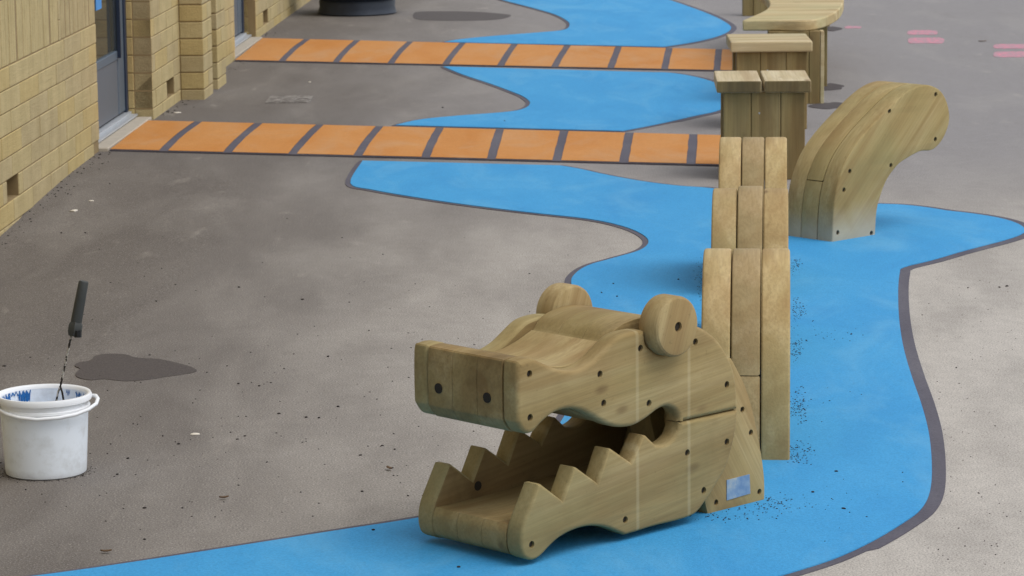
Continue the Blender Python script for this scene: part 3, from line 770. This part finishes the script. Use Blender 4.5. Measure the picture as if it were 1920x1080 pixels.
# ------------------------------------------------------------------ curved bench
SH, STH = 0.49, 0.062
bp = gp(1530, 195)
bench = thing('curved_bench', 'timber bench with a curved kidney-shaped seat at the top edge', 'bench', (bp.x, bp.y, 0))
seat_px = [(1392, 38, 1), (1450, 38), (1508, 38.5), (1535, 35), (1556, 28), (1572, 18), (1580, 7), (1582, -6), (1576, -22), (1558, -36), (1525, -46), (1480, -52), (1420, -56, 1),
           (1395, -40, 1), (1408, -25), (1426, -14), (1438, -4), (1443, 7), (1440, 14), (1431, 21), (1413, 29)]
sl = smooth_loop([tuple(gp(p[0], p[1], SH).xy - bp.xy) + tuple(p[2:]) for p in seat_px], 5)
bm = bmesh.new()
A = [bm.verts.new((x, y, SH)) for x, y in sl]; B = [bm.verts.new((x, y, SH - STH)) for x, y in sl]; n = len(A)
bm.faces.new(A); bm.faces.new(B[::-1])
for i in range(n): bm.faces.new((A[i], B[i], B[(i + 1) % n], A[(i + 1) % n]))
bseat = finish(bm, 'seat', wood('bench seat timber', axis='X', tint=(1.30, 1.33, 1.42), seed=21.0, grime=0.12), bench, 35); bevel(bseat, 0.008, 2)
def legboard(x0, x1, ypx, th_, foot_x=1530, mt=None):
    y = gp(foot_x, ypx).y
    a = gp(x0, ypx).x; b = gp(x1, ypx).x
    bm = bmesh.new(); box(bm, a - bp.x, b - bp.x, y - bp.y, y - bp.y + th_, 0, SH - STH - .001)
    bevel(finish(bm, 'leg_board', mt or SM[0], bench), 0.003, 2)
legboard(1440, 1516, 195, 0.09); legboard(1517, 1537, 195, 0.09); legboard(1538, 1545, 195, 0.09, mt=SM[2])  # pale last board paints in the lit side of the leg
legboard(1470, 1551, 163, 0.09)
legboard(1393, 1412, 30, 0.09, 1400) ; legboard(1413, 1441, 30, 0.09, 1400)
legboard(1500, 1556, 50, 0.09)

# ------------------------------------------------------------------ planter at the top
pc = gp(670, 25)
pt = thing('planter', 'round dark navy planter with a wide rim standing by the far wall', 'planter', (pc.x, pc.y, 0))
t = NT('navy rubber'); v_ = t.coords(); M['navy'] = t.done(t.mix(t.noise(v_, 18, 4, 0.6), rgb(30, 38, 52), rgb(50, 58, 72)), 0.5, 0.5)
def lathe(bm, prof, n=48, c=(0, 0)):
    rings = [[bm.verts.new((c[0] + r * math.cos(2 * math.pi * i / n), c[1] + r * math.sin(2 * math.pi * i / n), z)) for i in range(n)] for r, z in prof]
    for A, B in zip(rings, rings[1:]):
        for i in range(n): bm.faces.new((A[i], A[(i + 1) % n], B[(i + 1) % n], B[i]))
    return rings
bm = bmesh.new(); r_ = lathe(bm, [(0.305, 0), (0.315, 0.01), (0.30, 0.06), (0.305, 0.10), (0.29, 0.125)]); bm.faces.new(r_[0][::-1])
finish(bm, 'base', M['navy'], pt, 50)
bm = bmesh.new(); r_ = lathe(bm, [(0.29, 0.125), (0.37, 0.135), (0.385, 0.155), (0.37, 0.18), (0.33, 0.19), (0.36, 0.50), (0.38, 0.52), (0.34, 0.53), (0.33, 0.46), (0.0, 0.46)])
finish(bm, 'body', M['navy'], pt, 50)

# ------------------------------------------------------------------ drain cover
t = NT('worn painted cover'); v_ = t.coords(); n1 = t.noise(v_, 22, 5, 0.7)
M['cover'] = t.done(t.ramp(n1, [(0.42, rgb(96, 90, 86)), (0.55, rgb(132, 127, 122)), (0.7, rgb(160, 156, 150))]), 0.7, 0.3)
a, b, c_, d_ = [gp(*p).xy for p in ((497, 194), (578, 195), (586, 182), (510, 181))]
dc = thing('drain_cover', 'small worn pale access cover set in the tarmac near the pilasters', 'drain cover', (a.x, a.y, 0))
bm = bmesh.new(); bx = (b - a).length; by = (d_ - a).length
box(bm, 0, bx, 0, by, -0.02, 0.004)
finish(bm, 'frame', M['cover'], dc)
bm = bmesh.new()
for i in range(3):
    for j in range(2):
        box(bm, .015 + i * (bx - .03) / 3 + .006, .015 + (i + 1) * (bx - .03) / 3 - .006, .015 + j * (by - .03) / 2 + .006, .015 + (j + 1) * (by - .03) / 2 - .006, -0.01, 0.007)
finish(bm, 'lid', M['cover'], dc)

# ------------------------------------------------------------------ bucket and stirring tool
bc = gp(87, 885)
bk = thing('bucket', 'white plastic bucket with blue paint inside and a hanging handle', 'bucket', (bc.x, bc.y, 0), R(0))
t = NT('white plastic'); v_ = t.coords(); n1 = t.noise(v_, 14, 5, 0.65); n2 = t.noise(t.coords((1, 1, 3)), 30, 3, 0.6)
cw_ = t.mix(t.math('MULTIPLY', t.ramp(n1, [(0.50, (0, 0, 0)), (0.70, (1, 1, 1))]), 0.40), rgb(238, 245, 252), rgb(180, 182, 180))
sp = t.n.new('ShaderNodeSeparateXYZ'); t.link(v_, sp.inputs[0])
cw_ = t.mix(t.math('MULTIPLY', t.maprange(t.math('ADD', sp.outputs[2], t.math('MULTIPLY', n1, .05)), 0.025, 0.05, 1, 0), 0.35), cw_, rgb(120, 112, 104))
t.b.inputs['Subsurface Weight'].default_value = 0.0
M['white'] = t.done(cw_, 0.42, 0.4)
M['rimwhite'] = plain('white rim plastic', rgb(236, 238, 240), 0.4, 0.02)
bm = bmesh.new(); BH = 0.236
r_ = lathe(bm, [(0.112, 0.0), (0.117, 0.004), (0.1185, 0.02), (0.127, 0.175), (0.128, BH - .01), (0.1245, BH - .01), (0.1235, 0.175), (0.114, 0.006), (0.0, 0.006)], 64)
bm.faces.new(r_[0][::-1])
finish(bm, 'body', M['white'], bk, 40)
bm = bmesh.new()
lathe(bm, [(0.1285, BH - .045), (0.134, BH - .043), (0.134, BH - .036), (0.129, BH - .033), (0.1295, BH - .020), (0.138, BH - .018), (0.139, BH - .006), (0.136, BH), (0.130, BH), (0.126, BH - .004), (0.124, BH - .012)], 64)
finish(bm, 'rim', M['rimwhite'], bk, 50)
bm = bmesh.new(); pts = []
hp = [(18, .139, -.018), (8, .150, -.014), (-2, .158, -.018), (-14, .162, -.026), (-28, .156, -.036), (-45, .148, -.044), (-65, .143, -.048), (-90, .141, -.050), (-112, .140, -.047), (-130, .139, -.042), (-150, .138, -.036), (-170, .138, -.028), (-184, .138, -.022)]
for a_, r0_, z_ in hp: pts.append((r0_ * math.cos(R(a_)), r0_ * math.sin(R(a_)), BH + z_))
tube(bm, pts, 0.0055, 10); finish(bm, 'handle', M['rimwhite'], bk, 60)
t = NT('wet blue paint'); v_ = t.coords(); M['paint'] = t.done(t.mix(t.noise(v_, 30, 4, 0.6), rgb(22, 84, 150), rgb(40, 120, 190)), 0.35, 0.5)
bm = bmesh.new()
def smear(a0, a1, ztop, depth, n=26):
    prev = None; bm = bmesh.new()
    for i in range(n + 1):
        a_ = R(a0 + (a1 - a0) * i / n); zb = BH - ztop - depth * (0.45 + 0.35 * math.sin(i * 1.9 + a0) * math.sin(i * 0.7) + random.uniform(-.15, .2)) * min(1, .25 + math.sin(math.pi * min(1, max(0, i / n))) * 1.2)
        zt = BH - ztop - .006 * (1 + math.sin(i * .9 + a1)) + random.uniform(-.004, .0)
        q = []
        for z in (zt, zb):
            rr = 0.1245 - (BH - .01 - z) * (0.0125 / .23) - 0.0012
            q.append(bm.verts.new((rr * math.cos(a_), rr * math.sin(a_), z)))
        if prev: bm.faces.new((prev[0], q[0], q[1], prev[1]))
        prev = q
    finish(bm, 'paint_residue', M['paint'], bk)
smear(150, 190, .010, .10, 40); smear(116, 136, .010, .10); smear(132, 154, .010, .022); smear(60, 66, .012, .03); smear(36, 50, .014, .03, 14); smear(24, 30, .012, .04, 8)
bm = bmesh.new(); r_ = lathe(bm, [(0.116, 0.05), (0.0, 0.052)], 48); finish(bm, 'paint_pool', M['paint'], bk, 60)

YN = Vector((0, 1, 0)); bpl = (0, bc.y + 0.01, 0)
q = lambda x, y, dy=0.0: on_plane(x, y, (0, bc.y + dy, 0), YN)
tb0 = q(112, 752)
tool = thing('stirring_tool', 'dark gripped stirring tool with twisted wire shaft standing in the bucket', 'tool', tuple(q(112, 752, .03) - Vector((0, 0, .06))))
TO = Vector(tool.location)
M['grip'] = plain('dark rubber grip', rgb(58, 60, 58), 0.6, 0.2); M['gripb'] = plain('black socket', rgb(26, 26, 26), 0.5, 0.2)
g0 = q(157, 527, .05) - TO; g1 = q(143, 603, .045) - TO; g2 = q(139, 630, .04) - TO
bm = bmesh.new(); N_ = 10
tube(bm, [g0, g0.lerp(g1, .03), g0.lerp(g1, .5), g1], [0.0125, .0145, .0155, .0165], 16); finish(bm, 'grip', M['grip'], tool, 50)
bm = bmesh.new(); tube(bm, [g1, g1.lerp(g2, .25), g1.lerp(g2, .7), g2], [.0165, .022, .022, .018], 6); finish(bm, 'collar', M['grip'], tool, 30)
gb = q(146, 632, .03) - TO
bm = bmesh.new(); tube(bm, [gb + Vector((0, 0, .02)), gb], [.011, .011], 8); finish(bm, 'socket', M['gripb'], tool, 30)
s0 = q(134, 628, .04) - TO; s1 = q(113, 725, .03) - TO
wt = NT('twisted wire'); v_ = wt.coords((1, 1, 1)); wt.b.inputs['Metallic'].default_value = 0.7
M['wire'] = wt.done(wt.mix(wt.ramp(wt.noise(v_, 60, 2, 0.5), [(0.48, (0, 0, 0)), (0.56, (1, 1, 1))]), rgb(52, 46, 40), rgb(196, 190, 178)), 0.4, 0.5)
bm = bmesh.new(); d = (s1 - s0); dn = d.normalized(); a_ = dn.orthogonal().normalized(); b_ = dn.cross(a_)
for ph in (0, math.pi):
    tube(bm, [s0 + d * (i / 90) + (a_ * math.cos(i * .42 + ph) + b_ * math.sin(i * .42 + ph)) * .0018 for i in range(91)], .0019, 6)
finish(bm, 'shaft', M['wire'], tool, 60)
bm = bmesh.new()
for x in (105, 120): tube(bm, [s1, q((x + 113) / 2, 735, .03) - TO, q(x, 755, .03) - TO, q(x, 770, .03) - TO], .003, 8)
finish(bm, 'prong', M['wire'], tool, 60)

# ------------------------------------------------------------------ small litter
def chip(x, y, r, mat, label, name='paint_chip', cat='litter', flatn=0.35, grp=None):
    p = gp(x, y)
    for _ in range(4): p = gp(x, y, dip(p.x, p.y))
    z0 = dip(p.x, p.y)
    bm = bmesh.new(); bmesh.ops.create_icosphere(bm, subdivisions=2, radius=r)
    for v in bm.verts:
        f = 1 + 0.35 * math.sin(v.co.x * 160 + x) * math.cos(v.co.y * 190 + y); v.co.x *= f * 1.4; v.co.y *= f; v.co.z = max(v.co.z, -r * .4) * flatn
    o = finish(bm, name, mat, smooth=60); o.location = (p.x, p.y, z0 + r * .13); o.rotation_euler = (0, 0, x % 3)
    return tag(o, label, cat, grp)
M['chalk'] = plain('pale chip', rgb(214, 206, 192), 0.9, 0.1); M['leaf'] = plain('dead leaf', rgb(96, 74, 52), 0.8, 0.3); M['grit'] = plain('black grit', rgb(44, 38, 36), 0.9, 0.3)
chip(139, 396, 0.016, M['chalk'], 'largest pale chip on the tarmac below the wall near the doorway')
chip(171, 377, 0.009, M['chalk'], 'small pale chip just beyond the largest chip by the wall')
chip(333, 212, 0.014, M['chalk'], 'flat white chip at the wall foot before the pilaster')
chip(581, 154, 0.009, M['chalk'], 'tiny white chip on tarmac beyond the access cover')
chip(366, 815, 0.011, M['chalk'], 'pale curled flake on the tarmac to the right of the bucket', 'flake')
def leaf(x, y, r, label, rz):
    p = gp(x, y); bm = bmesh.new(); L2, W2 = r, r * .42; n = 8
    top = []; 
    for i in range(n + 1):
        s = -1 + 2 * i / n; wd = W2 * (1 - s * s) ** .7; zc = 0.003 + 0.003 * s * s
        top.append([bm.verts.new((s * L2, k * wd, zc + abs(k) * .003)) for k in (-1, 0, 1)])
    for A, B in zip(top, top[1:]):
        for k in range(2): bm.faces.new((A[k], A[k + 1], B[k + 1], B[k]))
    bmesh.ops.remove_doubles(bm, verts=bm.verts, dist=1e-5)
    o = finish(bm, 'dead_leaf', M['leaf'], smooth=60); o.location = (p.x, p.y, 0.002); o.rotation_euler = (0, 0, rz)
    so_ = o.modifiers.new('solid', 'SOLIDIFY'); so_.thickness = 0.0015
    return tag(o, label, 'leaf')
leaf(730, 882, 0.016, 'curled brown leaf on the tarmac below the crocodile snout', 2.1)
leaf(420, 937, 0.014, 'small brown leaf on bare tarmac above the blue edge', 0.3)
leaf(199, 1038, 0.015, 'brown scrap of leaf near the bottom edge beside the blue surfacing', 0.1)
leaf(1842, 79, 0.03, 'dark leaf on the grey tarmac between the pink spray marks', 0.1)

def scatter(name, pts, mat, label):
    bm = bmesh.new()
    for (p, r, z) in pts:
        st = len(bm.verts)
        m_ = Matrix.Translation((p[0], p[1], z + r * .3)) @ Matrix.Rotation(random.uniform(0, 6), 4, 'Z') @ Matrix.Diagonal((random.uniform(.8, 1.7), random.uniform(.6, 1.1), .55, 1))
        bmesh.ops.create_icosphere(bm, subdivisions=1, radius=r, matrix=m_)
    o = finish(bm, name, mat); o['kind'] = 'stuff'; o['label'] = label
    return o
pts = []
known = [(655, 567), (692, 620), (293, 565), (448, 539), (375, 732), (523, 776), (486, 724), (525, 753), (459, 842 - 24), (567, 562), (740, 843), (342, 953), (271, 953), (676, 854), (690, 837), (717, 836), (574, 783), (598, 784), (335, 833), (305, 818), (250, 795), (258, 796), (765, 930), (679, 922), (785, 800), (271, 1027 - 15), (447, 720), (735, 878), (470, 661), (8, 687), (206, 345), (160, 437), (115, 437), (830, 202), (445, 824), (634, 763), (615, 669), (1888, 537), (1874, 539), (1815, 540), (1793, 690), (1835, 925), (240, 860), (220, 890)]
for x, y in known:
    pts.append((gp(x, y), random.uniform(.0028, .0058) * (1 + (900 - y) / 2500), 0.0))
for _ in range(260):
    x = random.uniform(-50, 1080); y = random.triangular(330, 1040, 900); p = gp(x, y)
    if 0 < p.x + .5 and y > 950 and x > 500: continue
    pts.append((p, random.uniform(.0015, .0035), dip(p.x, p.y)))
for _ in range(120):
    x = random.uniform(1720, 1930); y = random.uniform(480, 1060); pts.append((gp(x, y), random.uniform(.001, .0028), 0))
for _ in range(160):
    a_ = random.uniform(0, 6.283); rr = 0.118 + abs(random.gauss(0, .012)); pts.append(((bc.x + rr * math.cos(a_), bc.y + rr * math.sin(a_)), random.uniform(.001, .0022), 0))
for _ in range(260):
    yy = random.uniform(12.5, 24); xx = wall_x(yy) + abs(random.gauss(0, .05)) + .005
    if 16.7 < yy < 18.4 or 21.6 < yy < 23.5: continue
    if 18.3 < yy < 21.6: xx += .06
    pts.append(((xx, yy), random.uniform(.002, .006), dip(xx, yy)))
scatter('grit', pts, M['grit'], 'dark grit and crumbs scattered over the tarmac')
pts = []
for cx_, cy_, sx, sy, n_ in ((1492, 500, 6, 8, 60), (1495, 585, 8, 11, 90), (1493, 655, 7, 12, 80), (1498, 765, 9, 16, 130), (1496, 850, 14, 12, 110), (1440, 950, 30, 9, 110), (1370, 972, 40, 6, 60),
                             (1312, 530, 4, 25, 60), (1560, 630, 40, 12, 25), (1540, 940, 60, 40, 20), (1530, 760, 60, 60, 12)):
    for _ in range(n_):
        pts.append((gp(random.gauss(cx_, sx), random.gauss(cy_, sy)), random.uniform(.0010, .0028), 0.006))
for x, y in ((1596, 630), (1150, 535), (1128, 552), (1157, 559), (1272, 527), (1524, 927), (1582, 958), (1568, 888), (700, 998), (860, 1068), (946, 229)):
    pts.append((gp(x, y), .005, 0.006))
scatter('rubber_crumb', pts, M['grit'], 'black crumbs swept against the feet of the timber crocodile')
